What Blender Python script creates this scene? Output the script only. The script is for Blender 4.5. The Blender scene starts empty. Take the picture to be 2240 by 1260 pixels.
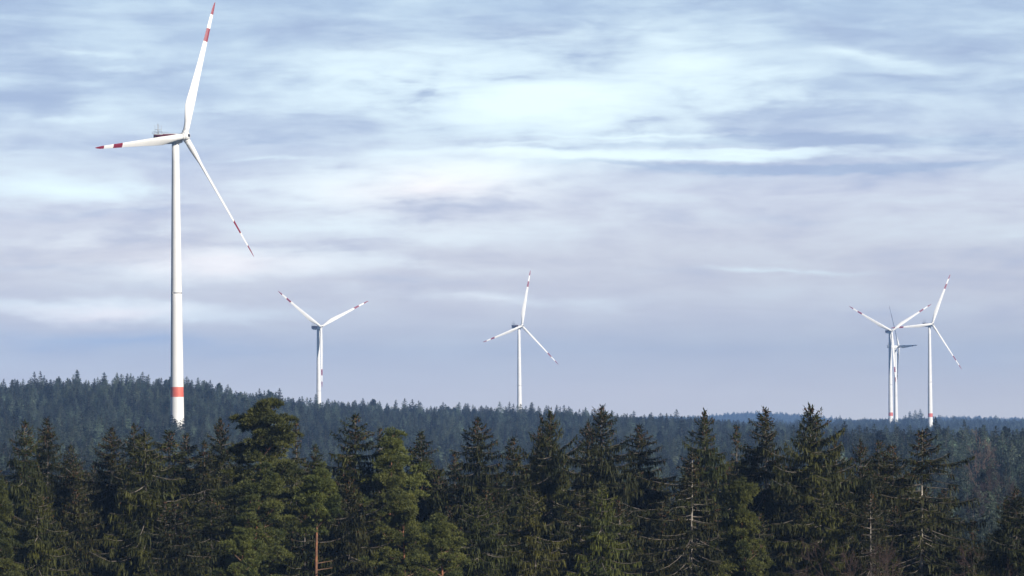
import bpy, math, random
import numpy as np
from mathutils import Matrix, Vector

sc = bpy.context.scene
# ------------------------------------------------------------------ camera
F = 12444.0                                  # focal length in photo pixels (200 mm on a 36 mm sensor)
PIT, ROLL = math.atan(295 / F), math.radians(0.45)
cp, sp, cr, sr = math.cos(PIT), math.sin(PIT), math.cos(ROLL), math.sin(ROLL)
right, fwd, up = Vector((1, 0, 0)), Vector((0, cp, sp)), Vector((0, -sp, cp))
cam_r, cam_u = right * cr - up * sr, right * sr + up * cr
cd = bpy.data.cameras.new('camera'); cam = bpy.data.objects.new('camera', cd)
sc.collection.objects.link(cam)
cam.matrix_world = Matrix((cam_r, cam_u, -fwd)).transposed().to_4x4()
cd.sensor_width = 36; cd.lens = 36 * F / 2240; cd.clip_start = 1; cd.clip_end = 40000
sc.camera = cam

def ray_at(px, py, dist):
    """world point at ground distance dist (along +Y) seen in direction of photo pixel px, py"""
    a, b = (px - 1120) / F, (630 - py) / F
    a, b = a * cr + b * sr, -a * sr + b * cr
    d = (a, cp - b * sp, sp + b * cp)
    k = dist / d[1]
    return (d[0] * k, dist, d[2] * k)

# ------------------------------------------------------------------ light, sky
SUN_EL, SUN_AZ = math.radians(24), math.radians(137)      # azimuth clockwise from +Y (view direction)
sc.view_settings.view_transform = 'Standard'; sc.view_settings.look = 'None'
sc.view_settings.gamma = 1; sc.view_settings.exposure = 0.45
ld = bpy.data.lights.new('sun', 'SUN'); ld.energy = 5.0; ld.angle = math.radians(0.5); ld.color = (1, .93, .82)
sun = bpy.data.objects.new('sun', ld); sc.collection.objects.link(sun)
sd = Vector((math.sin(SUN_AZ) * math.cos(SUN_EL), math.cos(SUN_AZ) * math.cos(SUN_EL), math.sin(SUN_EL)))
sun.rotation_euler = sd.to_track_quat('Z', 'Y').to_euler()

world = bpy.data.worlds.new("World"); sc.world = world; world.use_nodes = True
nt = world.node_tree; nt.nodes.clear(); L = nt.links
def N(t, **kw):
    n = nt.nodes.new(t)
    for k, v in kw.items():
        setattr(n, k, v)
    return n
def put(sock, v):
    if hasattr(v, 'is_linked') or isinstance(v, bpy.types.NodeSocket): L.new(v, sock)
    else: sock.default_value = v
def M(op, a, b=None, c=None, clamp=False):
    n = N('ShaderNodeMath', operation=op); n.use_clamp = clamp
    put(n.inputs[0], a)
    if b is not None: put(n.inputs[1], b)
    if c is not None: put(n.inputs[2], c)
    return n.outputs[0]
def mixc(f, a, b, mode='MIX'):
    n = N('ShaderNodeMix', data_type='RGBA', blend_type=mode)
    put(n.inputs[0], f); put(n.inputs[6], a); put(n.inputs[7], b)
    return n.outputs[2]
def smooth(v, lo, hi):
    n = N('ShaderNodeMapRange', interpolation_type='SMOOTHSTEP')
    put(n.inputs[0], v); n.inputs[1].default_value = lo; n.inputs[2].default_value = hi
    return n.outputs[0]
tc = N('ShaderNodeTexCoord'); sx = N('ShaderNodeSeparateXYZ'); L.new(tc.outputs['Generated'], sx.inputs[0])
# azimuth and elevation of the direction, in milliradians
AZ = M('MULTIPLY', M('ARCTAN2', sx.outputs[0], sx.outputs[1]), 1000)
EL = M('MULTIPLY', M('ARCSINE', sx.outputs[2]), 1000)
cmb = N('ShaderNodeCombineXYZ'); L.new(AZ, cmb.inputs[0]); L.new(EL, cmb.inputs[1])
P0 = cmb.outputs[0]
def sky_pos(px, py):
    x, y, z = ray_at(px, py, 1.0)
    return math.atan2(x, y) * 1000, math.asin(z / math.sqrt(x * x + y * y + z * z)) * 1000
def noise(vec, sx_, sy_, scale=1.0, detail=6, rough=.55, dist=0, off=(0, 0, 0), rot=0):
    mp = N('ShaderNodeMapping'); L.new(vec, mp.inputs[0])
    mp.inputs['Scale'].default_value = (sx_, sy_, 1); mp.inputs['Location'].default_value = off
    mp.inputs['Rotation'].default_value = (0, 0, rot)
    n = N('ShaderNodeTexNoise'); L.new(mp.outputs[0], n.inputs['Vector'])
    n.inputs['Scale'].default_value = scale; n.inputs['Detail'].default_value = detail
    n.inputs['Roughness'].default_value = rough; n.inputs['Distortion'].default_value = dist
    return n
# warp the coordinates so cloud edges are wispy
w1 = noise(P0, .035, .11, 1, 5, .6, 0, (3.1, 7.7, 1))
w2 = noise(P0, .012, .03, 1, 3, .5, 0, (13.1, 2.7, 5))
def vop(op, a, b):
    n = N('ShaderNodeVectorMath', operation=op); put(n.inputs[0], a); put(n.inputs[1], b)
    return n.outputs[0]
wv = vop('MULTIPLY', vop('SUBTRACT', w1.outputs['Color'], (.5, .5, .5)), (26, 6.5, 0))
wv2 = vop('MULTIPLY', vop('SUBTRACT', w2.outputs['Color'], (.5, .5, .5)), (30, 7, 0))
PW = vop('ADD', vop('ADD', P0, wv), wv2)
def blob(px, py, wx, wy, amp, rot=0):
    """soft elongated cloud patch at a fixed azimuth and elevation; wx, wy are radii"""
    a0, e0 = sky_pos(px, py)
    mp = N('ShaderNodeMapping', vector_type='TEXTURE'); L.new(PW, mp.inputs[0])
    mp.inputs['Location'].default_value = (a0, e0, 0)
    mp.inputs['Rotation'].default_value = (0, 0, math.radians(rot))
    mp.inputs['Scale'].default_value = (wx / F * 1000, wy / F * 1000, 1)
    g = N('ShaderNodeTexGradient', gradient_type='QUADRATIC_SPHERE'); L.new(mp.outputs[0], g.inputs[0])
    return M('MULTIPLY', g.outputs['Fac'], amp)
def total(bl):
    s = blob(*bl[0])
    for b in bl[1:]: s = M('ADD', s, blob(*b))
    return s
st1 = noise(P0, .027, .145, 1, 8, .56, .5, (0, 0, 0), math.radians(-1.5))
st2 = noise(P0, .075, .36, 1, 6, .55, .4, (5, 3, 2), math.radians(1))
st3 = noise(P0, .034, .085, 1, 6, .5, .8, (9, 1, 4), math.radians(-8))
def cen(n, k): return M('MULTIPLY', M('SUBTRACT', n.outputs['Fac'], .5), k)
st4 = noise(P0, .14, 1.1, 1, 4, .6, .2, (2, 8, 6), math.radians(-2))
streak = M('ADD', M('ADD', M('ADD', cen(st1, 2.2), cen(st2, 1.15)), cen(st3, 1.4)), cen(st4, .25))
bright = total([
    (1150, 215, 900, 170, 1.6, -3), (850, 170, 380, 110, .9, -4), (1250, 250, 420, 90, .8, -3), (1560, 130, 420, 190, .75, -14), (1800, 215, 480, 90, .5, -8),
    (1950, 110, 200, 35, .55, -18),
    (480, 235, 420, 26, .35, -2), (130, 110, 300, 18, .4, -2), (330, 148, 330, 14, .45, -2), (100, 262, 260, 22, .4, 0),
    (1230, 345, 560, 17, 1.9, -2), (1620, 345, 500, 26, 2.2, 1), (1430, 308, 330, 12, .5, 2), (1180, 325, 330, 9, .5, 0),
    (950, 400, 560, 95, 2.6, 2), (1080, 372, 400, 50, .7, 0), (700, 440, 330, 50, .4, 0), (130, 425, 420, 55, 1.4, -2), (280, 515, 280, 40, .45, 6),
    (520, 585, 520, 60, 2.0, 3), (330, 600, 300, 22, .5, 2), (120, 545, 300, 60, .35, 0), (1050, 500, 560, 60, .35, 0), (1120, 470, 200, 40, .2, 0),
    (230, 685, 620, 34, 1.9, -1), (760, 500, 520, 60, .9, 2), (850, 560, 420, 30, .5, -2), (1420, 298, 420, 8, .9, 1), (1700, 332, 380, 9, .8, 1), (1500, 356, 420, 8, .8, -1), (560, 340, 300, 12, .5, -1),
    (1120, 636, 480, 26, .8, -1), (1700, 588, 460, 12, .5, -3), (1450, 460, 300, 60, .2, 0)])
dark = total([
    (100, 215, 520, 60, .8, -2), (60, 160, 260, 60, .3, 0), (20, 120, 560, 300, .62, 0), (2280, 110, 520, 300, .6, 0), (600, 60, 500, 120, .3, 0), (260, 30, 500, 60, .35, 0), (300, 240, 300, 40, .35, -3), (100, 330, 420, 40, .55, 0),
    (820, 100, 330, 45, 1.2, -2), (720, 60, 300, 60, .5, 0), (1180, 90, 420, 55, 1.0, -6), (1020, 40, 300, 40, .3, 0), (790, 155, 170, 18, .8, -8),
    (1000, 285, 450, 30, .6, -3), (560, 290, 420, 30, .45, -2), (1850, 60, 500, 45, .6, -12), (2100, 110, 400, 60, .5, -8), (2000, 157, 280, 16, .7, -3),
    (2150, 180, 240, 60, .3, 0), (1900, 308, 760, 30, 2.0, 0), (1500, 316, 560, 14, 2.0, 3), (1180, 290, 260, 12, .4, 0), (1500, 278, 300, 8, .5, -2),
    (1320, 367, 420, 14, 2.4, -3), (1750, 377, 620, 20, 2.5, 1), (2200, 330, 420, 70, .6, 0), (2050, 380, 400, 30, .5, 0), (1150, 320, 400, 7, .5, 0),
    (1450, 290, 420, 7, 1.0, 1), (1650, 300, 420, 7, .8, 2), (1280, 336, 380, 7, .9, -2), (1450, 340, 300, 6, .8, 1), (450, 300, 420, 14, .6, -2), (250, 470, 300, 14, .5, 2), (1000, 445, 260, 14, .4, 0),
    (1250, 452, 380, 16, .2, 0), (1700, 480, 420, 20, .3, 0), (2200, 530, 420, 90, .35, 0), (60, 600, 420, 22, .45, -3), (330, 640, 520, 24, .4, 1),
    (60, 480, 300, 30, .35, 0), (900, 602, 340, 18, .35, 0), (1250, 740, 600, 50, .2, 0), (300, 745, 620, 55, .8, -1), (150, 760, 520, 60, .35, 0), (1950, 690, 600, 60, .3, 0), (2150, 800, 420, 90, .3, 0)])
warm = total([(950, 420, 700, 130, 1.1), (200, 560, 700, 160, .75), (520, 590, 560, 80, 1.0), (230, 690, 620, 50, 1.2), (1100, 640, 560, 60, .5), (1400, 860, 500, 90, .35), (1000, 560, 900, 160, .45)])
a0, e_h = sky_pos(1120, 925)
rp = N('ShaderNodeValToRGB'); e_top = 75.0
L.new(M('DIVIDE', EL, e_top, clamp=True), rp.inputs[0])
def lin(c): return tuple(((v / 255) / 12.92 if v / 255 <= .04045 else ((v / 255 + .055) / 1.055) ** 2.4) for v in c) + (1,)
stops = [(930, (236, 222, 210)), (860, (228, 216, 209)), (760, (206, 202, 204)), (690, (212, 207, 212)), (560, (215, 213, 220)),
         (430, (211, 213, 227)), (330, (200, 211, 230)), (200, (190, 209, 231)), (0, (174, 197, 224))]
cr_ = rp.color_ramp
for i, (py, c) in enumerate(stops):
    p = max(0, min(1, sky_pos(1120, py)[1] / e_top))
    e = cr_.elements[i] if i < 2 else cr_.elements.new(p)
    e.position = p; e.color = lin(c)
base = rp.outputs[0]
elw = smooth(EL, 3, 45)                      # streaks are weak in the haze near the horizon
streak_e = M('MULTIPLY', streak, M('MULTIPLY_ADD', elw, .85, .15))
# thicker and thinner cloud inside the bright patches, so none of them is flat
tex = M('MULTIPLY_ADD', streak, 1.0, .95)
bx = M('MAXIMUM', M('SMOOTH_MAX', M('ADD', M('MULTIPLY', bright, tex), M('MULTIPLY', streak_e, .62)), 0, .5), 0)
bf = M('MULTIPLY', M('DIVIDE', bx, M('ADD', bx, .75)), 1.36, clamp=True)
df = M('MINIMUM', M('MAXIMUM', M('SMOOTH_MAX', M('SUBTRACT', M('MULTIPLY', dark, .9), M('MULTIPLY', streak_e, .95)), 0, .4), 0), 1)
warm_c = M('MULTIPLY', warm, 1.0, clamp=True)
bcol = mixc(warm_c, (.93, 1.10, 1.12, 1), (1.12, 1.09, 1.07, 1))
dcol = mixc(warm_c, (.38, .475, .67, 1), (.46, .525, .66, 1))
col = mixc(M('MULTIPLY', df, .85), base, dcol)
col = mixc(M('MULTIPLY', bf, 1.0), col, bcol)
# clouds fade out overhead and sideways; unseen sky is shaped dim blue for darker shade
nish = N('ShaderNodeTexSky', sky_type='NISHITA'); nish.sun_disc = False
nish.sun_elevation = SUN_EL; nish.sun_rotation = SUN_AZ
nish.air_density = .4; nish.dust_density = .2
bgn = N('ShaderNodeBackground'); L.new(nish.outputs[0], bgn.inputs[0]); bgn.inputs[1].default_value = .05
bgc = N('ShaderNodeBackground'); L.new(col, bgc.inputs[0]); bgc.inputs[1].default_value = .78
mx = N('ShaderNodeMixShader'); L.new(M('MAXIMUM', smooth(EL, 80, 150), smooth(M('ABSOLUTE', AZ), 180, 450)), mx.inputs[0]); L.new(bgc.outputs[0], mx.inputs[1]); L.new(bgn.outputs[0], mx.inputs[2])
out = N('ShaderNodeOutputWorld'); L.new(mx.outputs[0], out.inputs[0])
world.cycles.sampling_method = 'MANUAL'; world.cycles.sample_map_resolution = 512

sc.cycles.max_bounces = 5; sc.cycles.diffuse_bounces = 2; sc.cycles.glossy_bounces = 2
sc.cycles.transmission_bounces = 2; sc.cycles.volume_bounces = 0
sc.cycles.use_denoising = True

# ------------------------------------------------------------------ helpers
C = sc.collection
rng = np.random.default_rng(11)
def mat(name, color, rough=.6, spec=.3, var=None, nscale=1.0, col2=None, transl=0.0, dirt=None, rand=0.0):
    m = bpy.data.materials.new(name); m.use_nodes = True
    t = m.node_tree; b = t.nodes['Principled BSDF']; l = t.links
    b.inputs['Roughness'].default_value = rough; b.inputs['Specular IOR Level'].default_value = spec
    b.inputs['Base Color'].default_value = (*color, 1)
    last = None
    if col2 is not None:
        c = t.nodes.new('ShaderNodeTexCoord'); n = t.nodes.new('ShaderNodeTexNoise')
        n.inputs['Scale'].default_value = nscale; n.inputs['Detail'].default_value = 4
        l.new(c.outputs['Object'], n.inputs['Vector'])
        r = t.nodes.new('ShaderNodeMapRange'); r.inputs[1].default_value = .35; r.inputs[2].default_value = .65
        l.new(n.outputs['Fac'], r.inputs[0])
        mixn = t.nodes.new('ShaderNodeMix'); mixn.data_type = 'RGBA'
        mixn.inputs[6].default_value = (*color, 1); mixn.inputs[7].default_value = (*col2, 1)
        l.new(r.outputs[0], mixn.inputs[0]); last = mixn.outputs[2]
    if rand:
        oi = t.nodes.new('ShaderNodeObjectInfo'); hs = t.nodes.new('ShaderNodeHueSaturation')
        mv = t.nodes.new('ShaderNodeMapRange'); mv.inputs[3].default_value = 1 - rand; mv.inputs[4].default_value = 1 + rand
        mh = t.nodes.new('ShaderNodeMapRange'); mh.inputs[3].default_value = .5 + rand * .06; mh.inputs[4].default_value = .5 - rand * .06
        mm = t.nodes.new('ShaderNodeMath'); mm.operation = 'FRACT'
        m2 = t.nodes.new('ShaderNodeMath'); m2.operation = 'MULTIPLY'; m2.inputs[1].default_value = 17.3
        l.new(oi.outputs['Random'], mv.inputs[0]); l.new(oi.outputs['Random'], m2.inputs[0]); l.new(m2.outputs[0], mm.inputs[0]); l.new(mm.outputs[0], mh.inputs[0])
        l.new(mv.outputs[0], hs.inputs['Value']); l.new(mh.outputs[0], hs.inputs['Hue'])
        if last is not None: l.new(last, hs.inputs['Color'])
        else: hs.inputs['Color'].default_value = (*color, 1)
        last = hs.outputs[0]
    if last is not None: l.new(last, b.inputs['Base Color'])
    if transl:
        tr = t.nodes.new('ShaderNodeBsdfTranslucent'); ms = t.nodes.new('ShaderNodeMixShader'); ms.inputs[0].default_value = transl
        if last is not None: l.new(last, tr.inputs[0])
        else: tr.inputs[0].default_value = (*color, 1)
        l.new(b.outputs[0], ms.inputs[1]); l.new(tr.outputs[0], ms.inputs[2])
        l.new(ms.outputs[0], t.nodes['Material Output'].inputs[0])
    return m
M_spruce = mat('spruce_needles', (.043, .044, .008), .65, .2, nscale=.45, col2=(.012, .016, .004), transl=.10, rand=.32)
M_spruce2 = mat('young_spruce_needles', (.060, .062, .008), .65, .2, nscale=.45, col2=(.021, .026, .006), transl=.10, rand=.3)
M_pine = mat('pine_needles', (.100, .106, .023), .6, .25, nscale=.5, col2=(.032, .042, .011), transl=.10, rand=.25)
M_forest = mat('far_conifer_needles', (.052, .070, .046), .7, .2, nscale=.25, col2=(.010, .014, .013), transl=.12, rand=.7)
def stand_variation(m, scale, lo, hi):
    # position noise scales needle brightness in patches, for contrast between trees
    t = m.node_tree; l = t.links; b = t.nodes['Principled BSDF']; src = b.inputs['Base Color'].links[0].from_socket
    g_ = t.nodes.new('ShaderNodeNewGeometry'); n = t.nodes.new('ShaderNodeTexNoise'); n.inputs['Scale'].default_value = scale; n.inputs['Detail'].default_value = 3
    l.new(g_.outputs['Position'], n.inputs['Vector'])
    r = t.nodes.new('ShaderNodeMapRange'); r.inputs[1].default_value = .38; r.inputs[2].default_value = .62; r.inputs[3].default_value = lo; r.inputs[4].default_value = hi
    l.new(n.outputs['Fac'], r.inputs[0]); h = t.nodes.new('ShaderNodeHueSaturation'); l.new(src, h.inputs['Color']); l.new(r.outputs[0], h.inputs['Value'])
    for lk in list(src.links):
        if lk.to_node != h: to = lk.to_socket; l.new(h.outputs[0], to)
stand_variation(M_forest, .10, .25, 2.1)
M_cone = mat('spruce_cones', (.11, .055, .026), .7)
M_bark = mat('spruce_bark', (.17, .15, .13), .9, .1, nscale=2.0, col2=(.09, .075, .065))
M_dead = mat('dead_wood', (.16, .145, .125), .9, .1, nscale=3.0, col2=(.10, .09, .075))
M_pale = mat('weathered_bark', (.34, .31, .27), .9, .1, nscale=2.5, col2=(.15, .13, .11))
M_pbark = mat('pine_bark', (.27, .12, .065), .85, .1, nscale=2.2, col2=(.12, .07, .05))
M_limb = mat('pine_limb_bark', (.15, .085, .055), .9, .1, nscale=2.0, col2=(.085, .06, .045))
M_twig = mat('bare_twigs', (.055, .038, .034), .85, .1, rand=.2)
M_twig2 = mat('tan_bare_twigs', (.12, .085, .07), .85, .1, rand=.1)
M_ground = mat('forest_floor', (.035, .032, .02), .95, .05, nscale=.02, col2=(.05, .055, .025))
M_white = mat('white_turbine_paint', (.74, .74, .73), .5, .3, nscale=.15, col2=(.69, .69, .68))
M_grey = mat('light_grey_paint', (.62, .63, .63), .45, .4)
M_red = mat('crimson_paint', (.20, .004, .012), .45, .35)
M_band = mat('orange_red_band', (.60, .15, .095), .5, .3, nscale=.5, col2=(.54, .11, .07))
M_black = mat('dark_opening', (.02, .02, .025), .6)
M_seam = mat('flange_seam', (.72, .73, .73), .5)
M_steel = mat('galvanised_steel', (.32, .33, .34), .4, .5)

def mesh_np(name, V, Q, mi, mats, smooth=False, T=None, tmi=None):
    V = np.asarray(V, np.float32).reshape(-1, 3); Q = np.asarray(Q, np.int32).reshape(-1, 4)
    me = bpy.data.meshes.new(name)
    nT = 0 if T is None else len(T)
    nq = len(Q)
    me.vertices.add(len(V)); me.vertices.foreach_set('co', V.ravel())
    me.loops.add(nq * 4 + nT * 3)
    li = Q.ravel() if not nT else np.concatenate([Q.ravel(), np.asarray(T, np.int32).ravel()])
    me.loops.foreach_set('vertex_index', li)
    me.polygons.add(nq + nT)
    ls = np.arange(nq) * 4
    if nT: ls = np.concatenate([ls, nq * 4 + np.arange(nT) * 3])
    me.polygons.foreach_set('loop_start', ls.astype(np.int32))
    mi = np.broadcast_to(np.asarray(mi, np.int32), (nq,))
    if nT: mi = np.concatenate([mi, np.broadcast_to(np.asarray(tmi, np.int32), (nT,))])
    me.polygons.foreach_set('material_index', mi.astype(np.int32))
    if smooth: me.polygons.foreach_set('use_smooth', np.ones(nq + nT, bool))
    for m in mats: me.materials.append(m)
    me.update(calc_edges=True); me.validate()
    return me
def link(name, data, parent=None, loc=None):
    o = bpy.data.objects.new(name, data); C.objects.link(o)
    if parent: o.parent = parent
    if loc is not None: o.location = loc
    return o
def tag(o, label=None, cat=None, group=None, kind=None):
    if label: o['label'] = label
    if cat: o['category'] = cat
    if group: o['group'] = group
    if kind: o['kind'] = kind
    return o
def norm(v): return v / (np.linalg.norm(v, axis=-1, keepdims=True) + 1e-9)

# ------------------------------------------------------------------ terrain
US = [-500, 0, 200, 400, 560, 700, 900, 1200, 1500, 1640, 1750, 1850, 2000, 2100, 2240, 2800]
TAB = {   # tree-top line of the wooded ground, as seen from the viewpoint, by distance
 650:  [1215]*15 + [1215],
 800:  [1195]*12 + [1190, 1185, 1170, 1170],
 1000: [1090, 1090, 1090, 1095, 1110, 1130, 1140, 1150, 1150, 1150, 1145, 1130, 1115, 1105, 1095, 1095],
 1400: [1010, 1010, 1010, 1020, 1040, 1060, 1075, 1090, 1085, 1080, 1070, 1050, 1030, 1020, 1010, 1010],
 1800: [960, 960, 970, 985, 1000, 1015, 1030, 1040, 1035, 1025, 1010, 990, 962, 960, 962, 965],
 2150: [915, 915, 920, 932, 952, 980, 990, 995, 985, 978, 970, 962, 950, 955, 962, 965],
 2700: [842, 842, 833, 834, 874, 908, 930, 950, 955, 958, 960, 966, 978, 985, 988, 988],
 3200: [850, 850, 850, 850, 872, 886, 896, 904, 921, 934, 943, 954, 972, 982, 985, 985],
 3900: [880, 880, 880, 880, 885, 896, 905, 916, 926, 936, 945, 954, 965, 972, 972, 972],
 4800: [925, 925, 925, 925, 925, 925, 925, 925, 930, 935, 940, 946, 952, 955, 958, 958],
 5600: [930, 930, 930, 930, 930, 930, 930, 930, 936, 936, 937, 938, 940, 944, 946, 946],
 6300: [938, 938, 938, 938, 938, 938, 938, 938, 938, 938, 935, 930, 928, 928, 929, 929],
 6900: [936, 936, 936, 936, 936, 936, 936, 936, 936, 936, 933, 928, 925, 925, 926, 926],
 9000: [930] * 16,
 11000: [932] * 16,
 12500: [926, 926, 926, 926, 926, 926, 926, 922, 912, 903, 908, 920, 918, 914, 917, 917],
 13500: [932] * 16}
DS = np.array(sorted(TAB)); TB = np.array([TAB[d] for d in DS], float); USa = np.array(US, float)
def terrain(x, y):
    x = np.asarray(x, float); y = np.asarray(y, float)
    yy = np.clip(y, 650, 13500)
    u = np.clip(1120 + F * x / np.maximum(y, 1), -500, 2800)
    ld_ = np.log(yy); LD = np.log(DS)
    j = np.clip(np.searchsorted(LD, ld_) - 1, 0, len(DS) - 2); t = (ld_ - LD[j]) / (LD[j + 1] - LD[j])
    i = np.clip(np.searchsorted(USa, u) - 1, 0, len(US) - 2); s = (u - USa[i]) / (USa[i + 1] - USa[i])
    s = s * s * (3 - 2 * s)
    Y = (TB[j, i] * (1 - s) + TB[j, i + 1] * s) * (1 - t) + (TB[j + 1, i] * (1 - s) + TB[j + 1, i + 1] * s) * t
    # photo row -> height (with the camera's roll)
    a, b = (u - 1120) / F, (630 - Y) / F
    b2 = -a * sr + b * cr
    z = (sp + b2 * cp) / (cp - b2 * sp) * yy - np.interp(yy, [650, 4200, 5600], [25.5, 25.5, 23])
    z += 1.6 * np.sin(x / 61 + 1.3) * np.sin(yy / 83) + 1.0 * np.sin(x / 27 + yy / 39)
    # the hill with the viewpoint and the near wood
    k = np.clip(y / 300, 0, 1); near = -2.2 - 26.8 * k * k * (3 - 2 * k) - np.clip(y - 300, 0, 400) * .006
    q = np.clip((y - 540) / 130, 0, 1); q = q * q * (3 - 2 * q)
    return near * (1 - q) + z * q
ys = np.concatenate([np.arange(-300, 700, 20), 700 * 1.02 ** np.arange(0, 152)])
ys = ys[ys < 13800]; ns = 121
V = []
for y in ys:
    hw = max(260, .22 * y)
    xs = np.linspace(-hw, hw, ns)
    V.append(np.stack([xs, np.full(ns, y), terrain(xs, np.full(ns, y))], 1))
V = np.concatenate(V); nr = len(ys)
ii = (np.arange(nr - 1)[:, None] * ns + np.arange(ns - 1)[None]).ravel()
g = link('ground', mesh_np('ground', V, np.stack([ii, ii + 1, ii + ns + 1, ii + ns], 1), 0, [M_ground], True))
tag(g, kind='structure')
Z_LOW = float(V[:, 2].min())

# ------------------------------------------------------------------ wind turbines
def lathe(profile, seg=48, mi=0):
    """profile: (radius, z[, mat]) -> verts, quads, mats"""
    a = np.linspace(0, 2 * np.pi, seg, endpoint=False)
    V = np.concatenate([np.stack([r * np.cos(a), r * np.sin(a), np.full(seg, z)], 1) for r, z, *_ in profile])
    Q, m = [], []
    for k in range(len(profile) - 1):
        for i in range(seg):
            j = (i + 1) % seg
            Q.append((k * seg + i, k * seg + j, (k + 1) * seg + j, (k + 1) * seg + i)); m.append(profile[k][2] if len(profile[k]) > 2 else mi)
    return V, Q, m
def tower_mesh(H, band):
    """H tower height; band = (z0,z1) of the red ring or None"""
    kink = H - 58.0                     # top of the wide lower section
    def rad(z):
        return 2.95 - (2.95 - 2.12) * (z / kink) if z < kink else 2.12 - (2.12 - 1.42) * ((z - kink) / (H - kink))
    zs = sorted(set([0, .6] + [round(v, 2) for v in np.linspace(3.8, kink - .3, 14)] + list(np.linspace(kink + .3, H, 9)) + ([band[0], band[1]] if band else [])))
    prof = []
    for z in zs:
        prof.append((rad(z), z, 1 if band and band[0] - .01 <= z < band[1] - .01 else 0))
    # joint collars
    out = []
    for k, p in enumerate(prof):
        out.append(p)
        nz = prof[k + 1][1] if k + 1 < len(prof) else None
        if nz and p[1] < kink - .5 <= nz + .3:
            out += [(rad(kink), kink - .2, 2), (rad(kink) - .1, kink + .2, 0)]
    V, Q, m = lathe(out, 56)
    top = len(V) - 56
    V = list(map(tuple, V)) + [(0, 0, H)]
    T = [(top + i, top + (i + 1) % 56, len(V) - 1) for i in range(56)]
    return mesh_np('tower', V, Q, m, [M_white, M_band, M_seam], True, T, 0)
def box_v(x0, x1, y0, y1, z0, z1):
    return [(x0, y0, z0), (x1, y0, z0), (x1, y1, z0), (x0, y1, z0), (x0, y0, z1), (x1, y0, z1), (x1, y1, z1), (x0, y1, z1)]
BQ = [(0, 3, 2, 1), (4, 5, 6, 7), (0, 1, 5, 4), (1, 2, 6, 5), (2, 3, 7, 6), (3, 0, 4, 7)]
def boxes(name, lst, mats, mis=None):
    V, Q, m = [], [], []
    for k, b in enumerate(lst):
        o = len(V); V += box_v(*b); Q += [tuple(i + o for i in q) for q in BQ]; m += [mis[k] if mis else 0] * 6
    return mesh_np(name, V, Q, m, mats)
def nacelle_mesh(stripe_mats):
    """long rounded housing along -Y (rear) .. +Y (rotor side at y=+1.2); top at z=3.1, bottom 0"""
    secs = [(-9.6, .92, 3.28), (-9.3, 1.0, 3.30), (-5, 1.0, 3.25), (-1, 1.0, 3.2), (1.2, .98, 3.1), (2.5, .8, 2.8)]
    V, Q, m = [], [], []
    n = 28
    for k, (y, w, top) in enumerate(secs):
        bot = .0 if k not in (0, 5) else .25
        if k < 2: bot += .5
        for i in range(n):
            a = 2 * np.pi * i / n + np.pi / n
            ca, sa = math.cos(a), math.sin(a)
            e = .42
            xx = math.copysign(abs(ca) ** e, ca) * 1.85 * w; zz = math.copysign(abs(sa) ** e, sa)
            zc = (top + bot) / 2; V.append((xx, y, zc + zz * (top - bot) / 2))
    for k in range(len(secs) - 1):
        for i in range(n):
            j = (i + 1) % n
            zm = (V[k * n + i][2] + V[k * n + j][2]) / 2
            side = abs(V[k * n + i][0]) > 1.3 and abs(V[k * n + j][0]) > 1.3
            stripe = side and 1.0 < zm < 3.02 and secs[k][0] < -.9
            Q.append((k * n + i, k * n + j, (k + 1) * n + j, (k + 1) * n + i)); m.append(1 if stripe else 0)
    o = len(V); V += [(0, secs[0][0], 1.9), (0, secs[-1][0], 1.5)]
    T = [(i, o, (i + 1) % n) for i in range(n)] + [((len(secs) - 1) * n + i, (len(secs) - 1) * n + (i + 1) % n, o + 1) for i in range(n)]
    tm = [1] * n + [0] * n
    return mesh_np('nacelle', V, Q, m, stripe_mats, False, T, tm)
def hub_mesh():
    prof = [(0.02, -1.5), (1.35, -1.5), (1.62, -1.1), (1.7, 0), (1.62, .9), (1.4, 1.5), (1.05, 1.95), (.72, 2.15), (.70, 2.15)]
    V, Q, m = lathe(prof, 36)
    V = [(x, z, y) for x, y, z in V]            # axis along +Y
    V = [(x, y, z) for x, y, z in V]
    # dark opening at the nose
    o = len(V); a = np.linspace(0, 2 * np.pi, 36, endpoint=False)
    V += [(.70 * math.cos(t), 2.15, .70 * math.sin(t)) for t in a] + [(.62 * math.cos(t), 1.7, .62 * math.sin(t)) for t in a] + [(0, 1.7, 0)]
    for i in range(36):
        j = (i + 1) % 36; Q.append((o + i, o + j, o + 36 + j, o + 36 + i)); m.append(1)
    T = [(o + 36 + i, o + 36 + (i + 1) % 36, o + 72) for i in range(36)]
    # blade sockets
    for k in range(3):
        t = k * 2 * math.pi / 3
        d = np.array([math.sin(t), 0, math.cos(t)]); e1 = np.array([0, 1, 0]); e2 = np.cross(d, e1)
        for (h0, r0, h1, r1, mm) in ((1.0, 1.28, 1.95, 1.28, 0), (1.95, 1.38, 2.15, 1.38, 2)):
            o = len(V)
            for h, r in ((h0, r0), (h1, r1)):
                for i in range(28):
                    q = 2 * math.pi * i / 28
                    V.append(tuple(d * h + (e1 * math.cos(q) + e2 * math.sin(q)) * r))
            for i in range(28):
                j = (i + 1) % 28; Q.append((o + i, o + j, o + 28 + j, o + 28 + i)); m.append(mm)
    return mesh_np('rotor_hub', V, Q, m, [M_white, M_black, M_grey], True, T, 1)
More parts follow.
